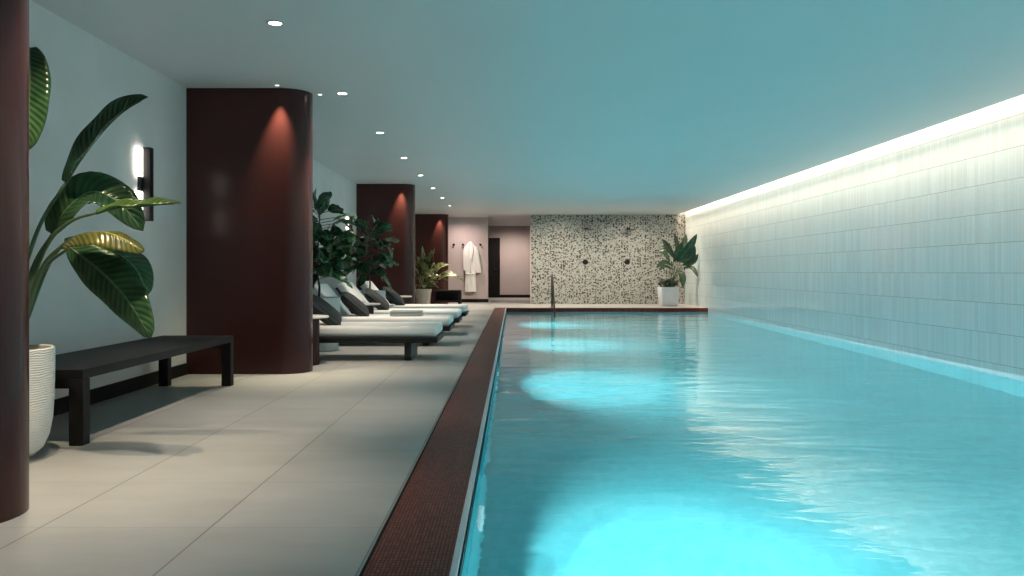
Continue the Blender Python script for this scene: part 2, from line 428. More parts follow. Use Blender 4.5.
def leaf(bm, pts, width, up=(0, 0, 1), n=14, fold=0.25, prof=None, wave=0.0, thick=0.003, mi=0, seed=0, m=6):
    """A leaf blade with real thickness along a curved midrib."""
    uvl = bm.loops.layers.uv.verify()
    P = catmull(pts, n)
    up = Vector(up)
    prof = prof or (lambda t: math.sin(PI*min(1, t*0.97+0.03))**0.7)
    us = [2*k/m-1 for k in range(m+1)]
    top, botm = [], []
    for i, p in enumerate(P):
        t = i/n
        T = (P[min(i+1, n)] - P[max(i-1, 0)]).normalized()
        Sd = T.cross(up)
        if Sd.length < 1e-3: Sd = T.cross(Vector((0.2, 1, 0)))
        Sd.normalize(); Nn = Sd.cross(T).normalized()
        w = max(0.002, width*0.5*prof(t))
        rt, rb = [], []
        for u in us:
            wob = wave*w*math.sin(t*17 + seed*2.1 + (2.0 if u > 0 else 0)) * abs(u)**1.5
            q = p + Sd*u*w + Nn*(fold*abs(u)*w + wob)
            th = thick*(1 - 0.6*abs(u))
            rt.append(bm.verts.new(q + Nn*th*0.5)); rb.append(bm.verts.new(q - Nn*th*0.5))
        top.append(rt); botm.append(rb)
    def face(vs, uvs):
        f = bm.faces.new(vs); f.material_index = mi; f.smooth = True
        for l, uv in zip(f.loops, uvs): l[uvl].uv = uv
    for i in range(n):
        t0, t1 = i/n, (i+1)/n
        for k in range(m):
            u0, u1 = k/m, (k+1)/m
            uv = [(u0, t0), (u1, t0), (u1, t1), (u0, t1)]
            face((top[i][k], top[i][k+1], top[i+1][k+1], top[i+1][k]), uv)
            face((botm[i][k+1], botm[i][k], botm[i+1][k], botm[i+1][k+1]), [uv[1], uv[0], uv[3], uv[2]])
        for k, uu in ((0, 0.0), (m, 1.0)):
            face((top[i][k], top[i+1][k], botm[i+1][k], botm[i][k]), [(uu, t0), (uu, t1), (uu, t1), (uu, t0)])
    for i in (0, n):
        for k in range(m):
            face((top[i][k], botm[i][k], botm[i][k+1], top[i][k+1]), [(k/m, i/n)]*2 + [((k+1)/m, i/n)]*2)

def px(x, y, d):
    """A point at distance d along the room seen at pixel x, y (used only to measure from the photograph)."""
    return Vector(((x-513)*d/F, d, CAM_Z - (y-272)*d/F))

# ------------------------------------------------------------------ the room
T = 0.2
bm = bmesh.new()
box(bm, WL-T, GL-0.006, Y0-T, END_Y+T, -0.2, 0)
box(bm, GL-0.006, WR+T, DECKY, END_Y+T, -0.2, 0)
struct('floor', bm, MAT['floor'])

SLOT = WR - 0.20
bm = bmesh.new()
box(bm, WL-T, SLOT, Y0-T, END_Y+T, CEIL, CEIL+0.12)
box(bm, SLOT, WR+T, TER_Y, END_Y+T, CEIL, CEIL+0.12)
box(bm, SLOT-0.06, WR+T, Y0-T, TER_Y, CEIL+0.20, CEIL+0.26)     # lid of the light slot
box(bm, SLOT-0.06, SLOT, Y0-T, TER_Y, CEIL+0.12, CEIL+0.20)
struct('ceiling', bm, MAT['ceiling'])

struct('wall_left', B(WL-T, WL, Y0-T, END_Y+T, 0, CEIL), MAT['plaster'])
bm = bmesh.new(); box(bm, WR, WR+T, Y0-T, TER_Y+0.2, WATER-0.35, CEIL+0.2)
struct('wall_right', bm, MAT['tile'])
bm = bmesh.new(); box(bm, WR, WR+T, TER_Y+0.2, END_Y+T, 0, CEIL)
struct('wall_corridor', bm, MAT['pink'])
struct('wall_behind', B(WL, WR, Y0-T, Y0, BOT, CEIL), MAT['plaster'])
struct('wall_shower', B(0.507, WR, TER_Y, TER_Y+0.2, 0, CEIL), MAT['terrazzo'])
struct('wall_robe', B(WL, -0.74, ROBE_Y, ROBE_Y+0.2, 0, CEIL), MAT['pink'])
struct('wall_end', B(WL, WR, END_Y, END_Y+T, 0, CEIL), MAT['pink'])
# thin pale jamb strip on the free end of the shower wall
struct('trim_1', B(0.490, 0.507, TER_Y-0.004, TER_Y+0.204, 0, CEIL), MAT['pink'])

struct('baseboard_left', B(WL, WL+0.015, Y0, ROBE_Y, 0, 0.10), MAT['dark_trim'])
struct('baseboard_robe', B(WL+0.015, -0.74, ROBE_Y-0.015, ROBE_Y, 0, 0.10), MAT['dark_trim'])
struct('baseboard_end', B(WL, 0.9, END_Y-0.015, END_Y, 0, 0.10), MAT['dark_trim'])
# black joint between the paving and the grate
struct('trim_2', B(GL-0.006, GL+0.006, Y0, DECKY, -0.1, -0.006), MAT['dark_trim'])
struct('trim_3', B(GL+0.006, WR, DECKY-0.008, DECKY, -0.1, -0.006), MAT['dark_trim'])

# dark door at the end of the corridor
bm = bmesh.new()
box(bm, -1.34, -0.458, END_Y-0.06, END_Y, 0, 2.10, bev=0.004)
d = mk('door_1', bm, MAT['dark_trim']); d['kind'] = 'structure'
bm = bmesh.new(); box(bm, -1.30, -0.50, END_Y-0.068, END_Y-0.058, 0.02, 2.06, bev=0.003)
mk('door_panel', bm, MAT['dark_trim'], d)
bm = bmesh.new(); tube(bm, [(-0.56, END_Y-0.068, 1.0), (-0.56, END_Y-0.11, 1.0), (-0.68, END_Y-0.11, 1.0)], 0.01)
mk('handle', bm, MAT['chrome'], d)

# pool basin (one shell) and the water in it
bm = bmesh.new()
box(bm, PL-0.12, PL, Y0, PY, BOT, -0.012)
box(bm, WR, WR+T, Y0, PY, BOT, WATER-0.35)
box(bm, PL-0.12, WR+T, PY, PY+0.12, BOT, -0.14)
box(bm, PL-0.12, WR+T, Y0, PY+0.12, BOT-0.15, BOT)
struct('pool_basin', bm, MAT['pool'])
bm = bmesh.new()
vs = [bm.verts.new(p) for p in ((PL, Y0, WATER), (WR, Y0, WATER), (WR, PY, WATER), (PL, PY, WATER))]
bm.faces.new(vs)
w = mk('pool_water', bm, MAT['water'], recalc=False)   # faces up
tag(w, 'rippled turquoise water filling the indoor swimming pool', 'water', kind='stuff')

# overflow grates
g = thing('overflow_grate', 'long dark red mesh overflow grate running along the near side of the pool', 'grate', (0, 0, 0))
mk('mesh_panel', B(GL+0.006, GR-0.001, Y0, DECKY-0.008, -0.03, 0.0, bev=0.002), MAT['grate'], g)
mk('edge_strip', B(GR, PL, Y0, PY, -0.10, 0.0, bev=0.003), MAT['strip'], g)
mk('shade_strip', B(PL-0.006, PL+0.006, Y0, PY, -0.05, -0.012), MAT['dark_trim'], g)  # solid black strip standing in for shade on the upper pool wall
g = thing('overflow_grate', 'short dark red grate and upstand across the far end of the pool', 'grate', (0, 0, 0))
mk('mesh_panel', B(GR+0.001, WR, PY+0.001, DECKY-0.008, -0.03, 0.0, bev=0.002), MAT['grate'], g)
mk('upstand', B(PL+0.007, WR, PY-0.015, PY-0.001, -0.14, -0.002, bev=0.002), MAT['grate'], g)

# columns: fins off the left wall with a rounded nose
def column(yc, xc, label):
    bm = bmesh.new()
    r = 0.22; n = 32
    pts = [(WL, yc-r)] + [(xc + r*math.cos(a), yc + r*math.sin(a)) for a in [(-PI/2 + PI*i/n) for i in range(n+1)]] + [(WL, yc+r)]
    lo = [bm.verts.new((x, y, 0.0)) for x, y in pts]; hi = [bm.verts.new((x, y, CEIL)) for x, y in pts]
    k = len(pts)
    for i in range(k):
        bm.faces.new((lo[i], lo[(i+1) % k], hi[(i+1) % k], hi[i]))
    bm.faces.new(lo); bm.faces.new(hi)
    o = mk('column', bm, MAT['maroon'], smooth='auto')
    tag(o, label, 'column', 'maroon columns along the left wall', 'structure')
COLS = [2.93, 7.22, 14.82, 22.45]
column(COLS[0], -2.04, 'glossy maroon column cropped by the near left corner beside the white planter')
column(COLS[1], -2.045, 'tall maroon column with rounded nose standing at the far end of the bench')
column(COLS[2], -2.045, 'maroon column behind the farthest lounger with an orange light scallop')
column(COLS[3], -2.045, 'farthest maroon column, behind the beige pot near the robe wall')

# ------------------------------------------------------------------ lights in the ceiling
def spot(name, loc, power, angle, blend, col, rad=0.04, target=None):
    l = bpy.data.lights.new(name, 'SPOT'); l.energy = power; l.spot_size = math.radians(angle); l.spot_blend = blend
    l.color = col; l.shadow_soft_size = rad
    o = bpy.data.objects.new(name, l); COL.objects.link(o); o.location = loc
    if target is not None:
        o.rotation_euler = (Vector(target)-Vector(loc)).to_track_quat('-Z', 'Y').to_euler()
    return o

def downlight_mesh(r, mat):
    bm = bmesh.new()
    lathe(bm, [(r*0.66, -0.001), (r*0.95, -0.001), (r*0.95, -0.004), (r*0.72, -0.006), (r*0.64, -0.003)], 28, caps=False)
    ring = bm
    bm2 = bmesh.new()
    lathe(bm2, [(0.001, -0.0022), (r*0.65, -0.0022), (r*0.65, -0.0005), (0.001, -0.0005)], 24)
    return ring, bm2

ORD = ['nearest the viewer', 'second from the viewer', 'third from the viewer', 'fourth from the viewer', 'fifth from the viewer',
       'sixth from the viewer', 'seventh from the viewer', 'farthest from the viewer']
WARM = (1.0, 0.83, 0.66)
DLY = [5.17 + 2.035*i for i in range(8)]
root = None
for i, y in enumerate(DLY):
    lab = 'round recessed ceiling downlight in the long row, ' + ORD[i]
    if root is None:
        root = thing('downlight', lab, 'downlight', (-1.546, y, CEIL), 0, 'row of ceiling downlights')
        a, b2 = downlight_mesh(0.062, None)
        mk('trim_ring', a, MAT['ceiling'], root, smooth=True); mk('lens', b2, MAT['lamp'], root)
    else:
        c = copy_tree(root); c.location = (-1.546, y, CEIL); c['label'] = lab
for y in [-1.0, 1.1, 3.13] + DLY + [21.45]:
    spot('downlight_or_fill_spot', (-1.546, y, CEIL-0.02), 195, 64, 1.0, WARM, 0.04, (-1.546, y, 0))

acc = [(COLS[1], 'near column', 'the column at the end of the bench'), (COLS[2], 'middle column', 'the column behind the loungers')]
aroot = None
for (yc, _, nm) in acc:
    for (dx, dy, wh) in ((0.0, -0.33, 'face'), (0.285, 0.03, 'nose')):
        p = (-2.045+dx, yc+dy, CEIL)
        lab = 'tiny accent spotlight over the %s of %s' % (wh, nm)
        if aroot is None:
            aroot = thing('accent_spotlight', lab, 'spotlight', p, 0, 'accent spotlights around the columns')
            a, b2 = downlight_mesh(0.028, None)
            mk('trim_ring', a, MAT['white_metal'], aroot, smooth=True); mk('lens', b2, MAT['lamp_small'], aroot)
        else:
            c = copy_tree(aroot); c.location = p; c['label'] = lab
for yc in COLS[1:]:
    spot('accent_lamp', (-2.045, yc-0.30, CEIL-0.012), 150, 54, 1.0, (1.0, 0.86, 0.54), 0.015, (-2.045, yc-0.28, 0))
    spot('accent_lamp', (-1.76, yc+0.03, CEIL-0.02), 55, 46, 0.9, (1.0, 0.76, 0.50), 0.02, (-1.74, yc+0.0, 0))
spot('accent_lamp', (-1.98, 3.30, CEIL-0.02), 125, 62, 0.9, (1.0, 0.77, 0.50), 0.02, (-2.05, 3.6, 0))
for x, y, e in ((1.4, 20.9, 200), (3.4, 20.9, 200), (-0.1, 20.9, 190)):
    spot('downlight_or_fill_spot', (x, y, CEIL-0.02), e, 165, 0.9, (1.0, 0.84, 0.66), 0.05, (x, y+0.25, 0))  # added fill spots brightening far deck and shower wall, no fixtures there
spot('corridor_lamp', (0.0, 26.6, CEIL-0.02), 170, 140, 0.8, (1.0, 0.84, 0.72), 0.05, (0.0, 27.4, 0))
spot('corridor_lamp', (-1.5, 22.9, CEIL-0.02), 80, 165, 0.9, (1.0, 0.80, 0.72), 0.05, (-1.5, 22.95, 0))

# cove light in the slot along the tiled wall
bm = bmesh.new(); box(bm, SLOT+0.004, SLOT+0.040, Y0, TER_Y-0.02, CEIL+0.108, CEIL+0.118)
led = mk('cove_light', bm, MAT['led'])
tag(led, 'warm linear light hidden in the ceiling slot above the tiled wall', 'light strip')
def area(name, loc, sx, sy, power, col, target, spread=180):
    l = bpy.data.lights.new(name, 'AREA'); l.shape = 'RECTANGLE'; l.size = sx; l.size_y = sy; l.energy = power; l.color = col
    l.spread = math.radians(spread)
    o = bpy.data.objects.new(name, l); COL.objects.link(o); o.location = loc
    o.rotation_euler = (Vector(target)-Vector(loc)).to_track_quat('-Z', 'Y').to_euler()
    return o
LEDC = (1.0, 0.71, 0.50)
cy = (Y0+TER_Y)/2; cl = TER_Y-Y0-0.1
area('cove_lamp', (SLOT+0.022, cy, CEIL+0.10), cl, 0.03, 68, LEDC, (SLOT+0.06, cy, CEIL-1), 170).rotation_euler = (math.radians(-30), 0.0, PI/2)
area('cove_lamp', (SLOT+0.022, cy, CEIL+0.10), cl, 0.03, 112, LEDC, (SLOT+0.06, cy, CEIL-1), 50).rotation_euler = (math.radians(-8), 0.0, PI/2)

# ------------------------------------------------------------------ underwater lamps
def disc(name, loc, r, power, col, target, spread):
    l = bpy.data.lights.new(name, 'AREA'); l.shape = 'DISK'; l.size = r*2; l.energy = power; l.color = col; l.spread = math.radians(spread)
    o = bpy.data.objects.new(name, l); COL.objects.link(o); o.location = loc
    o.rotation_euler = (Vector(target)-Vector(loc)).to_track_quat('-Z', 'Y').to_euler()
CY = (0.82, 0.96, 0.99)
proot = None
PLY = [-0.5, 3.75, 8.3, 12.3, 16.3]
for i, y in enumerate(PLY):
    for side in (0,):
        x = PL+0.004 if side == 0 else WR-0.004
        if i == 0: pass
        if proot is None or True:
            bm = bmesh.new(); lathe(bm, [(0.001, 0), (0.11, 0), (0.12, 0.012), (0.105, 0.02), (0.001, 0.02)], 24)
            o = mk('underwater_lamp', bm, MAT['pool_lamp'], loc=(x, y, -0.62)); o.rotation_euler = (0, PI/2 if side == 0 else -PI/2, 0)
            tag(o, 'round underwater lamp set in the submerged pool wall', 'pool lamp', 'underwater lamps')
        disc('pool_lamp', (x + (0.03 if side == 0 else -0.03), y, -0.62), 0.1, 93, CY, (x + (1.0 if side == 0 else -1.0), y+0.1, -0.72), 140)
        if side == 0: spot('pool_beam', (x+0.04, y, -0.60), 44, 50, 1.0, CY, 0.06, (x+0.62, y, BOT))

# ------------------------------------------------------------------ wall sconces
def sconce(y, label, first=None):
    if first: 
        c = copy_tree(first); c.location = (WL, y, 1.577); c['label'] = label; return c
    t = thing('wall_sconce', label, 'wall lamp', (WL, y, 1.577), 0, 'wall sconces on the left wall')
    mk('front_bar', B(0.030, 0.088, -0.03, 0.03, -0.283, 0.283, bev=0.003), MAT['metal_black'], t)
    mk('bracket', B(0.0, 0.0298, -0.055, 0.028, -0.055, 0.055, bev=0.003), MAT['metal_black'], t)
    for s in (-1, 1):
        z0, z1 = sorted((s*0.06, s*0.272))
        mk('glow_tube', B(0.003, 0.0295, -0.098, 0.026, z0, z1, bev=0.005), MAT['sconce_glow'], t)
    return t
s0 = sconce(6.14, 'lit black bar wall sconce above the bench')
sconce(13.8, 'lit black bar wall sconce partly hidden by the potted trees', s0)

# ------------------------------------------------------------------ bench
t = thing('bench', 'long low black wooden bench along the grey wall', 'bench', (-2.508, 5.22, 0))
bx, by = 0.285, 1.11
mk('seat', B(-bx, bx, -by, by, 0.345, 0.395, bev=0.004), MAT['bench'], t)
for sx in (-1, 1):
    for sy in (-1, 1):
        x0, x1 = sorted((sx*bx, sx*(bx-0.075))); y0, y1 = sorted((sy*by, sy*(by-0.07)))
        mk('leg', B(x0, x1, y0, y1, 0, 0.344, bev=0.004), MAT['bench'], t)
for sy in (-1, 1):
    y0, y1 = sorted((sy*(by-0.01), sy*(by-0.06)))
    mk('apron', B(-bx+0.0755, bx-0.0755, y0, y1, 0.295, 0.3445, bev=0.003), MAT['bench'], t)

# ------------------------------------------------------------------ banana plant in the white planter
PX, PYY = -2.46, 3.80
t = thing('potted_plant', 'large banana plant in a tall white ribbed planter beside the black bench', 'plant', (PX, PYY, 0))
bm = bmesh.new()
lathe(bm, [(0.02, 0.0), (0.10, 0.0), (0.145, 0.012), (0.187, 0.05), (0.213, 0.11), (0.227, 0.19), (0.234, 0.30), (0.237, 0.53), (0.231, 0.537), (0.219, 0.53), (0.217, 0.46), (0.02, 0.46)], 48)
mk('pot', bm, MAT['pot_woven'], t, smooth='auto')
bm = bmesh.new(); lathe(bm, [(0.005, 0.47), (0.1, 0.485), (0.2165, 0.475), (0.2165, 0.461), (0.005, 0.461)], 32)
mk('soil', bm, MAT['soil'], t, smooth=True)
O = Vector((PX, PYY, 0))
def banana(pts_px, width, stem_px, up, pale=False, fold=0.3, wave=0.06, prof=None, seed=0):
    pts = [px(*p)-O for p in pts_px]
    bm = bmesh.new()
    leaf(bm, pts, width, up, n=26, fold=fold, wave=wave, thick=0.004, prof=prof, seed=seed, m=8)
    lf = mk('leaf', bm, MAT['banana_' + pale if pale else 'banana'], t, smooth=True)
    base = Vector((random.uniform(-0.03, 0.03), random.uniform(-0.03, 0.03), 0.47))
    bm = bmesh.new()
    sp = [base] + [px(*p)-O for p in stem_px] + [pts[0]]
    tube(bm, sp, 0.016, 8, res=20, r2=0.006)
    rib = catmull(pts, 26)
    mk('stem', bm, MAT['stalk'], t, smooth=True)
    bm = bmesh.new(); tube(bm, [p - Vector((0, 0, 0.003)) for p in rib[:-2]], 0.006, 6, r2=0.0025)
    mk('midrib', bm, MAT['stalk'], lf, smooth=True)
bp = lambda t: math.sin(PI*min(1, (t*0.96+0.04)))**0.55
banana([(66, 183, 4.0), (82, 158, 4.0), (103, 131, 4.0), (125, 110, 4.0), (148, 97, 4.0)], 0.17, [(14, 300, 3.85), (40, 225, 3.95)], (-0.5, -0.8, 0.45), prof=bp, fold=0.5, seed=1)
banana([(30, 48, 3.75), (30, 75, 3.70), (29, 110, 3.68), (29, 150, 3.66)], 0.19, [(5, 260, 3.78), (18, 120, 3.8), (26, 60, 3.78)], (0.25, -1, 0.1), prof=bp, fold=0.25, seed=2)
banana([(52, 234, 4.0), (68, 208, 4.0), (92, 192, 4.05), (118, 202, 4.05), (143, 231, 4.05)], 0.22, [(12, 330, 3.85), (34, 265, 3.95)], (0.1, -0.75, 0.65), prof=bp, fold=0.3, wave=0.12, seed=3)
banana([(96, 213, 3.9), (118, 207, 3.9), (140, 206, 3.9), (160, 204, 3.9), (181, 203, 3.9)], 0.075, [(14, 330, 3.85), (44, 250, 3.9), (70, 222, 3.9)], (0.05, -0.55, 0.9), pale='pale', prof=bp, fold=0.6, wave=0.15, seed=4)
banana([(62, 245, 3.75), (80, 234, 3.72), (104, 232, 3.70), (126, 240, 3.70), (144, 252, 3.70)], 0.15, [(15, 335, 3.8), (42, 268, 3.78)], (0.0, -0.5, 0.85), pale='gold', prof=bp, fold=-0.45, seed=5)
banana([(70, 247, 3.82), (91, 263, 3.80), (113, 283, 3.78), (133, 308, 3.76), (151, 338, 3.74)], 0.21, [(18, 335, 3.85), (42, 272, 3.9)], (-0.45, -0.75, 0.5), prof=bp, fold=-0.2, wave=0.06, seed=6)
banana([(64, 243, 4.15), (94, 244, 4.2), (120, 255, 4.22), (138, 272, 4.22), (147, 296, 4.2)], 0.19, [(20, 335, 3.9), (46, 270, 4.0)], (0.35, -0.75, 0.55), prof=bp, fold=-0.2, wave=0.16, seed=7)

# ------------------------------------------------------------------ fiddle-leaf trees in grey pots
def fiddle_tree(loc, label, zb, zt, rad, nleaf, seed, first_trunk):
    rnd = random.Random(seed)
    t = thing('potted_tree', label, 'plant', loc, 0, 'fiddle leaf trees between the loungers')
    bm = bmesh.new(); lathe(bm, [(0.02, 0), (0.21, 0), (0.225, 0.01), (0.25, 0.59), (0.248, 0.61), (0.228, 0.61), (0.225, 0.555), (0.02, 0.555)], 40)
    mk('pot', bm, MAT['pot_grey'], t, smooth='auto')
    bm = bmesh.new(); lathe(bm, [(0.005, 0.575), (0.1, 0.58), (0.2245, 0.57), (0.2245, 0.556), (0.005, 0.556)], 28)
    mk('soil', bm, MAT['soil'], t, smooth=True)
    bm = bmesh.new()
    tube(bm, [(0, 0, 0.56), (0.01, 0.01, (zb+0.6)/2), (-0.01, 0.0, zb+0.1), (0.015, 0.01, zt-0.15)], 0.016, 8, res=14, r2=0.007)
    for k in range(5):
        a = k*2.4; h = zb+0.05+k*0.12
        tube(bm, [(0, 0, h), (0.1*math.cos(a), 0.1*math.sin(a), h+0.10), (0.17*math.cos(a), 0.17*math.sin(a), h+0.2)], 0.008, 6, res=6, r2=0.004)
    mk('trunk', bm, MAT['bark'], t, smooth=True)
    bm = bmesh.new()
    fp = lambda t: (0.45+0.65*t)*math.sin(PI*min(1, t*0.93+0.05))**0.5
    for k in range(nleaf):
        fr = (k+0.5)/nleaf
        z = zb + (zt-zb-0.08)*fr
        a = k*2.399 + rnd.uniform(-.3, .3)
        env = rad*(0.50+0.70*math.sin(PI*min(1, fr*0.85+0.10)))
        r0 = env*rnd.uniform(0.15, 0.62)
        ln = rnd.uniform(0.22, 0.31)
        el = rnd.uniform(-1.0, 0.45) + (0.9 if fr > 0.85 else 0)
        b = a + rnd.uniform(-0.9, 0.9)
        p0 = Vector((r0*math.cos(a), r0*math.sin(a), z))
        d0 = Vector((math.cos(b)*math.cos(el), math.sin(b)*math.cos(el), math.sin(el)))
        p1 = p0 + d0*ln*0.5 + Vector((0, 0, 0.02)); p2 = p0 + d0*ln - Vector((0, 0, rnd.uniform(0.01, 0.06)))
        tube(bm, [Vector((0, 0, z-0.03)), p0], 0.004, 5, mi=1)
        upv = Vector((math.cos(a)*0.8+rnd.uniform(-.4, .4), math.sin(a)*0.8+rnd.uniform(-.4, .4), rnd.uniform(0.2, 1.0)))
        leaf(bm, [p0, p1, p2], rnd.uniform(0.18, 0.25), upv, n=8, fold=0.15, prof=fp, wave=0.10, thick=0.003, seed=k)
    mk('foliage', bm, [MAT['fiddle'], MAT['bark']], t, smooth=True)
fiddle_tree((-2.24, 9.15, 0), 'fiddle leaf tree in a grey pot just past the near maroon column', 0.84, 1.74, 0.34, 60, 11, 0)
fiddle_tree((-2.24, 12.4, 0), 'fiddle leaf tree in a grey pot between the third and fourth loungers', 0.86, 1.68, 0.36, 56, 23, 0)

# ------------------------------------------------------------------ sun loungers
def make_lounger(loc, label):
    t = thing('sun_lounger', label, 'sun lounger', loc, 0, 'row of white sun loungers')
    bm = bmesh.new()
    box(bm, -2.0, 0.0, -0.35, 0.35, 0.185, 0.228, bev=0.006)
    box(bm, -1.98, 0.015, -0.365, 0.365, 0.229, 0.245, bev=0.004)
    mk('platform', bm, MAT['charcoal'], t)
    for x in (-0.345, -1.72):
        mk('leg', B(x, x+0.07, -0.27, 0.27, 0, 0.184, bev=0.004), MAT['charcoal'], t)
    bm = bmesh.new(); box(bm, -1.44, -0.005, -0.345, 0.345, 0.246, 0.358, bev=0.042, seg=5)
    mt = mk('mattress', bm, MAT['white_fabric'], t, smooth='auto')
    ang = math.radians(51)
    H = Vector((-1.385, 0, 0.262))
    R = Matrix.Rotation(ang, 4, 'Y')
    bm = bmesh.new(); box(bm, -0.56, 0.0, -0.345, 0.345, 0.0, 0.112, bev=0.042, seg=5)
    bmesh.ops.transform(bm, matrix=Matrix.Translation(H) @ R, verts=bm.verts)
    mk('back_cushion', bm, MAT['white_fabric'], t, smooth='auto')
    bm = bmesh.new(); box(bm, -0.545, 0.0, -0.33, 0.33, -0.028, -0.003, bev=0.004)
    bmesh.ops.transform(bm, matrix=Matrix.Translation(H) @ R, verts=bm.verts)
    mk('backrest_board', bm, MAT['charcoal'], t)
    bm = bmesh.new()
    p = Matrix.Translation(H) @ R @ Vector((-0.40, 0, -0.03))
    bm.free()
    for s in (-0.2, 0.2):
        bm = bmesh.new(); tube(bm, [(p.x, s, p.z), (-1.94, s, 0.246)], 0.012, 8)
        mk('strut', bm, MAT['charcoal'], t, smooth=True)
    return t
LY = [8.35, 9.95, 11.55, 13.15]
LAB = ['white cushioned sun lounger nearest the viewer, beside the maroon column', 'white sun lounger with the folded towel on it, second in the row',
       'white sun lounger third from the viewer in the row', 'white sun lounger farthest from the viewer, next to the middle maroon column']
l0 = make_lounger((-0.76, LY[0], 0), LAB[0])
for y, lab in zip(LY[1:], LAB[1:]):
    c = copy_tree(l0); c.location = (-0.76, y, 0); c['label'] = lab

# striped scatter cushions propped on the backrests
def pillow_mesh(w, h, th):
    bm = bmesh.new(); n = 16
    def zz(u, v): return th*0.5*max(0.0, (1-abs(u)**3.0)*(1-abs(v)**3.0))**0.55
    gt, gb = {}, {}
    for i in range(n+1):
        for j in range(n+1):
            u, v = 2*i/n-1, 2*j/n-1
            pin = 1-0.07*(1-abs(v)**2)*abs(u)**3; pin2 = 1-0.07*(1-abs(u)**2)*abs(v)**3
            x, y = u*w/2*pin, v*h/2*pin2
            e = abs(u) == 1 or abs(v) == 1
            gt[i, j] = bm.verts.new((x, y, zz(u, v)+0.002*(0 if e else 1)))
            gb[i, j] = gt[i, j] if e else bm.verts.new((x, y, -zz(u, v)-0.002))
    for i in range(n):
        for j in range(n):
            bm.faces.new((gt[i, j], gt[i+1, j], gt[i+1, j+1], gt[i, j+1]))
            bm.faces.new((gb[i, j], gb[i, j+1], gb[i+1, j+1], gb[i+1, j]))
    return bm
CLAB = ['dark striped cushion on the nearest lounger', 'dark striped cushion on the lounger with the towel', 'dark striped cushion on the third lounger', 'dark striped cushion on the farthest lounger']
cu = None
for i, (y, lab) in enumerate(zip(LY, CLAB)):
    if cu is None:
        cu = mk('scatter_cushion', pillow_mesh(0.45, 0.42, 0.16), MAT['cushion'], smooth=True)
        tag(cu, lab, 'cushion', 'dark scatter cushions on the loungers')
        c = cu
    else:
        c = cu.copy(); COL.objects.link(c); c['label'] = lab
    c.location = (-1.955, y-0.11, 0.490)
    R = Matrix.Rotation(math.radians([0, 6, -4, 5][i]), 4, 'Z') @ Matrix.Rotation(math.radians(41), 4, 'Y') @ Matrix.Rotation(math.radians([14, 8, 16, 10][i]), 4, 'Z')
    c.rotation_euler = R.to_euler()

# folded towel
bm = bmesh.new()
for k, (z0, z1, ins) in enumerate(((0.0, 0.044, 0.0), (0.040, 0.080, 0.004))):
    box(bm, -0.205+ins, 0.205-ins, -0.14+ins, 0.14-ins, z0, z1, bev=0.0195, seg=5)
for v in bm.verts:
    e = (v.co.x/0.205)**2*0.5 + (v.co.y/0.14)**2*0.35
    v.co.z *= 1.04 - 0.28*e
    v.co.y *= 1 - 0.16*(v.co.x/0.205)**4; v.co.x *= 1 - 0.10*(v.co.y/0.14)**4
tw = mk('folded_towel', bm, MAT['towel'], smooth='auto', loc=(-1.31, 9.80, 0.359))
tw.rotation_euler = (0, 0, 0.06)
tag(tw, 'folded sage grey towel lying on the second sun lounger', 'towel')

# ------------------------------------------------------------------ side tables
def make_table(loc, label):
    t = thing('side_table', label, 'side table', loc, 0, 'fluted side tables between the loungers')
    bm = bmesh.new(); lathe(bm, [(0.01, 0.455), (0.25, 0.455), (0.255, 0.459), (0.255, 0.471), (0.25, 0.475), (0.01, 0.475)], 48)
    mk('table_top', bm, MAT['stone_top'], t, smooth='auto')
    bm = bmesh.new(); lathe(bm, [(0.01, 0), (0.16, 0), (0.16, 0.454), (0.01, 0.454)], 144, flute=0.035, nf=24)
    mk('fluted_base', bm, MAT['maroon'], t, smooth='auto')
    return t
t0 = make_table((-2.05, 7.72, 0), 'round side table with maroon fluted base between the near column and nearest lounger')
for y, lab in ((10.75, 'round side table between the second and third loungers'), (14.12, 'round side table beyond the farthest lounger')):
    c = copy_tree(t0); c.location = (-2.05, y, 0); c['label'] = lab

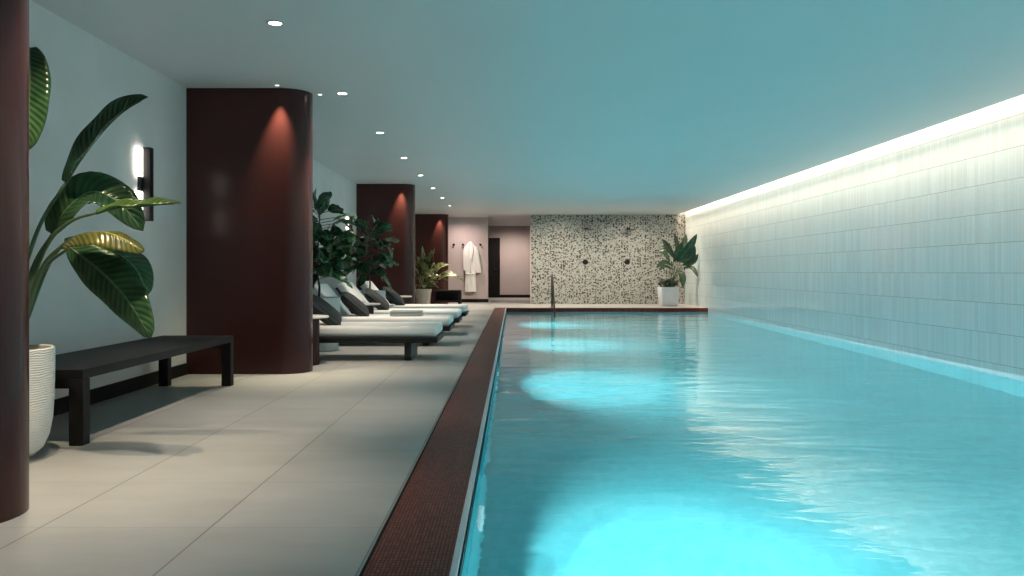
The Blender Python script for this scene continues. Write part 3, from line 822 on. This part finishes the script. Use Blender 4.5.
# ------------------------------------------------------------------ far left plant and dark stool
t = thing('potted_plant', 'spiky variegated plant in a beige pot before the farthest maroon column', 'plant', (-2.42, 21.5, 0))
bm = bmesh.new(); lathe(bm, [(0.02, 0), (0.17, 0), (0.185, 0.012), (0.225, 0.42), (0.222, 0.44), (0.2, 0.44), (0.198, 0.40), (0.02, 0.40)], 36)
mk('pot', bm, MAT['pot_beige'], t, smooth='auto')
bm = bmesh.new(); lathe(bm, [(0.005, 0.42), (0.1, 0.425), (0.1975, 0.415), (0.1975, 0.401), (0.005, 0.401)], 24)
mk('soil', bm, MAT['soil'], t, smooth=True)
bm = bmesh.new()
rnd = random.Random(5)
lp = lambda t: math.sin(PI*min(1, t*0.97+0.02))**0.75
def rosette(bm, n, r0, lmin, lmax, wmin, wmax, z0, elmin, elmax, rnd, droop=0.25, prof=None, aspread=None, fold=0.3):
    for k in range(n):
        a = k*2.399 + rnd.uniform(-.25, .25)
        fr = k/n
        el = elmin + (elmax-elmin)*fr + rnd.uniform(-.12, .12)
        ln = rnd.uniform(lmin, lmax)
        d0 = Vector((math.cos(a)*math.cos(el), math.sin(a)*math.cos(el), math.sin(el)))
        z = z0*(0.6+0.4*fr)
        p0 = Vector((0.04*math.cos(a), 0.04*math.sin(a), r0))
        ps = p0 + d0*ln*0.35 + Vector((0, 0, z))
        p1 = ps + d0*ln*0.4
        p2 = ps + d0*ln*0.85 - Vector((0, 0, droop*ln*math.cos(el)))
        tube(bm, [p0, p0*0.5+ps*0.5+Vector((0, 0, 0.04)), ps], 0.009, 6, res=6, mi=1, r2=0.005)
        leaf(bm, [ps, p1, p2], rnd.uniform(wmin, wmax), (0.05, -0.25, 1), n=10, fold=fold, prof=prof or lp, wave=0.06, seed=k)
rosette(bm, 24, 0.42, 0.60, 1.05, 0.22, 0.32, 0.20, 0.30, 1.50, rnd, 0.35)
rosette(bm, 18, 0.42, 0.32, 0.50, 0.14, 0.20, 0.06, 0.1, 0.9, rnd, 0.3)
for v in bm.verts:                        # leaves turn away from the wall and column behind
    if v.co.x < 0: v.co.x *= 0.40
    if v.co.y > 0: v.co.y *= 0.50
mk('foliage', bm, [MAT['croton'], MAT['stalk']], t, smooth=True)

t = thing('stool', 'low dark open-sided stool beside the beige pot', 'stool', (-1.78, 21.62, 0))
mk('seat', B(-0.37, 0.37, -0.22, 0.22, 0.36, 0.41, bev=0.006), MAT['bench'], t)
for sx in (-1, 1):
    x0, x1 = sorted((sx*0.37, sx*0.30))
    for sy in (-1, 1):
        y0, y1 = sorted((sy*0.22, sy*0.15))
        mk('leg', B(x0, x1, y0, y1, 0, 0.359, bev=0.004), MAT['bench'], t)
mk('shelf', B(-0.299, 0.299, -0.2, 0.2, 0.10, 0.13, bev=0.004), MAT['bench'], t)
mk('back_panel', B(-0.299, 0.299, 0.17, 0.19, 0.131, 0.359), MAT['bench'], t)

# ------------------------------------------------------------------ hooks and robe
HZ = 1.71
HLAB = {-1.755: 'round black wall hook leftmost of the row, beside the maroon column', -1.485: 'round black wall hook just left of the hanging robe', -0.965: 'round black wall hook right of the hanging robe', -1.25: 'round black wall hook that carries the white robe'}
hroot = None
for x in (-1.755, -1.485, -1.25, -0.965):
    if hroot is None:
        hroot = thing('wall_hook', HLAB[x], 'hook', (x, ROBE_Y, HZ), 0, 'black hooks on the pink wall')
        bm = bmesh.new(); lathe(bm, [(0.002, 0), (0.032, 0), (0.032, 0.008), (0.002, 0.008)], 24); bmesh.ops.rotate(bm, matrix=Matrix.Rotation(PI/2, 3, 'X'), verts=bm.verts)
        mk('rosette', bm, MAT['metal_black'], hroot, smooth='auto')
        bm = bmesh.new(); lathe(bm, [(0.002, 0.0085), (0.011, 0.0085), (0.011, 0.045), (0.03, 0.052), (0.034, 0.062), (0.028, 0.070), (0.002, 0.072)], 24); bmesh.ops.rotate(bm, matrix=Matrix.Rotation(PI/2, 3, 'X'), verts=bm.verts)
        mk('knob', bm, MAT['metal_black'], hroot, smooth='auto')
    else:
        c = copy_tree(hroot); c.location = (x, ROBE_Y, HZ); c['label'] = HLAB[x]
t = thing('bathrobe', 'white bathrobe hanging from a black wall hook', 'bathrobe', (-1.24, ROBE_Y-0.085, 0))
def cloth_tube(prof, n=40, folds=7, amp=0.012, ph=0.0):
    """prof rows: z, centre x, half width, half depth"""
    bm = bmesh.new(); rings = []
    m = len(prof)
    for k, (z, cx, hw, hd) in enumerate(prof):
        f = k/(m-1)
        ring = []
        for i in range(n):
            a = 2*PI*i/n
            rr = 1 + amp*8*f*math.sin(folds*a+ph+2*f)*0.35
            ring.append(bm.verts.new((cx+hw*math.cos(a)*(1+0.02*math.sin(9*f+a)), hd*math.sin(a)*rr, z)))
        rings.append(ring)
    for a, b in zip(rings, rings[1:]):
        for i in range(n): bm.faces.new((a[i], a[(i+1) % n], b[(i+1) % n], b[i]))
    bm.faces.new(rings[0]); bm.faces.new(rings[-1])
    return bm
def interp(rows, n):
    out = []
    for k in range(n+1):
        t = k/n*(len(rows)-1); i = min(int(t), len(rows)-2); u = t-i; u = u*u*(3-2*u)
        out.append(tuple(a+(b-a)*u for a, b in zip(rows[i], rows[i+1])))
    return out
body = interp([(1.80, -0.02, 0.03, 0.022), (1.74, -0.02, 0.085, 0.045), (1.62, -0.03, 0.175, 0.06), (1.40, -0.035, 0.185, 0.07), (1.0, -0.02, 0.165, 0.062), (0.85, -0.02, 0.155, 0.055), (0.6, -0.02, 0.165, 0.066), (0.32, -0.015, 0.17, 0.07)], 40)
mk('body', cloth_tube(body, amp=0.03), MAT['robe'], t, smooth='auto')
sl = interp([(1.66, 0.10, 0.05, 0.04), (1.5, 0.15, 0.07, 0.05), (1.2, 0.19, 0.075, 0.05), (0.88, 0.225, 0.08, 0.05)], 18)
mk('sleeve', cloth_tube(sl, n=24, folds=4, amp=0.02), MAT['robe'], t, smooth='auto')
sl = interp([(1.66, -0.15, 0.045, 0.035), (1.5, -0.19, 0.05, 0.04), (1.2, -0.19, 0.05, 0.04), (0.95, -0.175, 0.055, 0.04)], 18)
mk('sleeve', cloth_tube(sl, n=24, folds=4, amp=0.02, ph=1), MAT['robe'], t, smooth='auto')
bm = bmesh.new(); tube(bm, [(-0.17, -0.05, 0.86), (-0.05, -0.075, 0.84), (0.07, -0.07, 0.85), (0.14, -0.04, 0.87)], 0.018, 8, res=14)
tube(bm, [(0.0, -0.078, 0.84), (0.015, -0.088, 0.7), (0.01, -0.09, 0.55)], 0.014, 8, res=10)
mk('belt', bm, MAT['robe'], t, smooth=True)
bm = bmesh.new()
tube(bm, [(-0.05, -0.045, 1.76), (-0.07, -0.07, 1.55), (-0.02, -0.082, 1.2), (0.0, -0.076, 0.88)], 0.022, 8, res=18)
tube(bm, [(0.02, -0.045, 1.76), (0.05, -0.07, 1.55), (0.01, -0.08, 1.25)], 0.022, 8, res=18)
mk('collar', bm, MAT['robe'], t, smooth=True)

# ------------------------------------------------------------------ showers on the terrazzo wall
SLAB = ('left', 'right')
sroot = mroot = None
for k, x in enumerate((2.07, 3.25)):
    lab = 'black rain shower arm and head on the terrazzo wall, ' + ('nearer the pool handrail' if k == 0 else 'nearer the plant in the corner')
    lab2 = 'round black shower valve on the terrazzo wall, ' + ('nearer the pool handrail' if k == 0 else 'nearer the plant in the corner')
    if sroot is None:
        sroot = thing('rain_shower', lab, 'shower', (x, TER_Y, 2.10), 0, 'shower heads on the terrazzo wall')
        bm = bmesh.new(); box(bm, -0.05, 0.05, -0.012, 0, -0.01, 0.05, bev=0.003); tube(bm, [(0, -0.012, 0.03), (0, -0.20, 0.03), (0, -0.24, 0.02), (0, -0.25, 0.0)], 0.012, 8)
        mk('arm', bm, MAT['metal_black'], sroot, smooth='auto')
        bm = bmesh.new(); lathe(bm, [(0.002, -0.022), (0.125, -0.022), (0.13, -0.018), (0.13, -0.006), (0.03, 0.0), (0.002, 0.004)], 28, c=(0, -0.25))
        mk('head', bm, MAT['metal_black'], sroot, smooth='auto')
        mroot = thing('shower_valve', lab2, 'shower valve', (x-0.03, TER_Y, 1.18), 0, 'shower valves on the terrazzo wall')
        bm = bmesh.new(); lathe(bm, [(0.002, 0), (0.075, 0), (0.075, 0.01), (0.002, 0.01)], 28); bmesh.ops.rotate(bm, matrix=Matrix.Rotation(PI/2, 3, 'X'), verts=bm.verts)
        mk('plate', bm, MAT['metal_black'], mroot, smooth='auto')
        bm = bmesh.new(); lathe(bm, [(0.002, 0.0105), (0.03, 0.0105), (0.03, 0.05), (0.002, 0.052)], 20); bmesh.ops.rotate(bm, matrix=Matrix.Rotation(PI/2, 3, 'X'), verts=bm.verts)
        box(bm, -0.11, -0.03, -0.048, -0.034, -0.008, 0.008, bev=0.003)
        mk('knob', bm, MAT['metal_black'], mroot, smooth='auto')
    else:
        c = copy_tree(sroot); c.location = (x, TER_Y, 2.10); c['label'] = lab
        c = copy_tree(mroot); c.location = (x-0.03, TER_Y, 1.18); c['label'] = lab2

# ------------------------------------------------------------------ pool handrail
t = thing('pool_handrail', 'slim black handrail rising from the far pool edge into the water', 'handrail', (0.99, 20.18, 0))
bm = bmesh.new()
tube(bm, [(0, 0, 0.0), (0, 0, 0.4), (0, -0.01, 0.70), (0, -0.09, 0.82), (0, -0.25, 0.80), (0, -0.7, 0.42), (0, -1.25, -0.08), (0, -1.45, -0.3), (0, -1.47, -0.7), (0, -1.47, -1.44)], 0.024, 10, res=60)
mk('rail', bm, MAT['metal_black'], t, smooth=True)
bm = bmesh.new(); lathe(bm, [(0.025, 0.0), (0.055, 0.0), (0.055, 0.008), (0.026, 0.014)], 24, caps=False)
mk('flange', bm, MAT['metal_black'], t, smooth='auto')

# ------------------------------------------------------------------ corner plant in the white pot
t = thing('potted_plant', 'broad-leaved plant in a white square pot in the far corner by the tiled wall', 'plant', (4.12, 21.1, 0))
bm = bmesh.new()
def rsq(h, z, r=0.06, n=6):
    out = []
    for cx, cy, a0 in ((1, 1, 0), (-1, 1, PI/2), (-1, -1, PI), (1, -1, 1.5*PI)):
        for k in range(n+1):
            a = a0 + PI/2*k/n
            out.append((cx*(h-r)+r*math.cos(a), cy*(h-r)+r*math.sin(a), z))
    return out
rings = [[bm.verts.new(p) for p in rsq(h, z)] for h, z in ((0.20, 0.0), (0.225, 0.03), (0.255, 0.49), (0.253, 0.50), (0.235, 0.50), (0.232, 0.45))]
for a, b in zip(rings, rings[1:]):
    for i in range(len(a)): bm.faces.new((a[i], a[(i+1) % len(a)], b[(i+1) % len(a)], b[i]))
bm.faces.new(rings[0]); bm.faces.new(rings[-1])
mk('pot', bm, MAT['pot_white'], t, smooth='auto')
mk('soil', B(-0.225, 0.225, -0.225, 0.225, 0.451, 0.475, bev=0.01), MAT['soil'], t)
bm = bmesh.new(); rnd = random.Random(9)
O2 = Vector((4.12, 21.1, 0))
def q(x, y, dy=0): 
    p = px(x, y, 21.1+dy); p.x = min(p.x, 4.80); return p - O2
for k, (a, b, c, w, dy) in enumerate([((677, 262), (688, 249), (697, 234), .22, -.3), ((674, 258), (668, 248), (662, 239), .20, -.15), ((677, 255), (677, 245), (674, 233), .14, .1),
                                 ((673, 266), (664, 262), (656, 268), .13, -.2), ((674, 270), (664, 266), (659, 271), .10, -.3), ((680, 262), (690, 258), (695, 246), .22, -.3),
                                 ((683, 268), (692, 268), (698, 277), .14, -.4), ((678, 270), (682, 276), (683, 288), .20, -.3), ((682, 265), (692, 262), (699, 254), .17, -.35),
                                 ((680, 255), (684, 244), (686, 234), .16, .15), ((670, 262), (664, 252), (660, 252), .14, .2), ((674, 262), (678, 252), (682, 242), .20, -.25)]):
    p0, p1, p2 = q(*a, dy*0.5), q(*b, dy), q(*c, dy*1.4)
    tube(bm, [Vector((0.0, 0.0, 0.46)), Vector((p0.x*0.5, p0.y*0.5, 0.75)), p0], 0.010, 6, res=6, mi=1, r2=0.006)
    leaf(bm, [p0, p1, p2], w, (0.2, -0.9, 0.45), n=12, fold=0.2, prof=lp, wave=0.05, seed=k, thick=0.004)
mk('foliage', bm, [MAT['rubber'], MAT['stalk']], t, smooth=True)
bm = bmesh.new()
for k in range(70):
    a = k*2.399; r = 0.27*math.sqrt((k+0.5)/70)
    p0 = Vector((r*0.7*math.cos(a), r*0.7*math.sin(a), 0.47+rnd.uniform(0.02, 0.2)))
    el = rnd.uniform(0.0, 1.1)
    d0 = Vector((math.cos(a)*math.cos(el), math.sin(a)*math.cos(el), math.sin(el)))
    ln = rnd.uniform(0.10, 0.17)
    tube(bm, [Vector((p0.x*0.6, p0.y*0.6, 0.46)), p0], 0.004, 5, mi=1)
    leaf(bm, [p0, p0+d0*ln*0.5+Vector((0, 0, .01)), p0+d0*ln-Vector((0, 0, .03))], rnd.uniform(0.06, 0.09), (rnd.uniform(-.3, .3), -.3, 1), n=6, fold=0.2, prof=lp, m=4, seed=k)
mk('underplanting', bm, [MAT['bush'], MAT['stalk']], t, smooth=True)

# ------------------------------------------------------------------ camera, world, view
cam = bpy.data.cameras.new('camera'); co = bpy.data.objects.new('camera', cam); COL.objects.link(co)
co.location = (0, 0, CAM_Z); co.rotation_euler = (PI/2, 0, 0)
cam.sensor_width = 36.0; cam.lens = F/1024*36.0
cam.shift_x = -1/1024; cam.shift_y = -16/1024
cam.clip_start = 0.05; cam.clip_end = 100
S.camera = co
wd = bpy.data.worlds.new('world'); S.world = wd; wd.use_nodes = True
wd.node_tree.nodes['Background'].inputs[0].default_value = (0.5, 0.6, 0.65, 1)
wd.node_tree.nodes['Background'].inputs[1].default_value = 0.02
S.view_settings.view_transform = 'Standard'
S.view_settings.look = 'None'
S.view_settings.gamma = 1.0
S.view_settings.use_curve_mapping = False
S.view_settings.exposure = 0.25
cy_ = S.cycles
cy_.max_bounces = 12; cy_.diffuse_bounces = 5; cy_.glossy_bounces = 5; cy_.transmission_bounces = 8
cy_.sample_clamp_indirect = 4.0
cy_.blur_glossy = 0.6
cy_.use_denoising = True
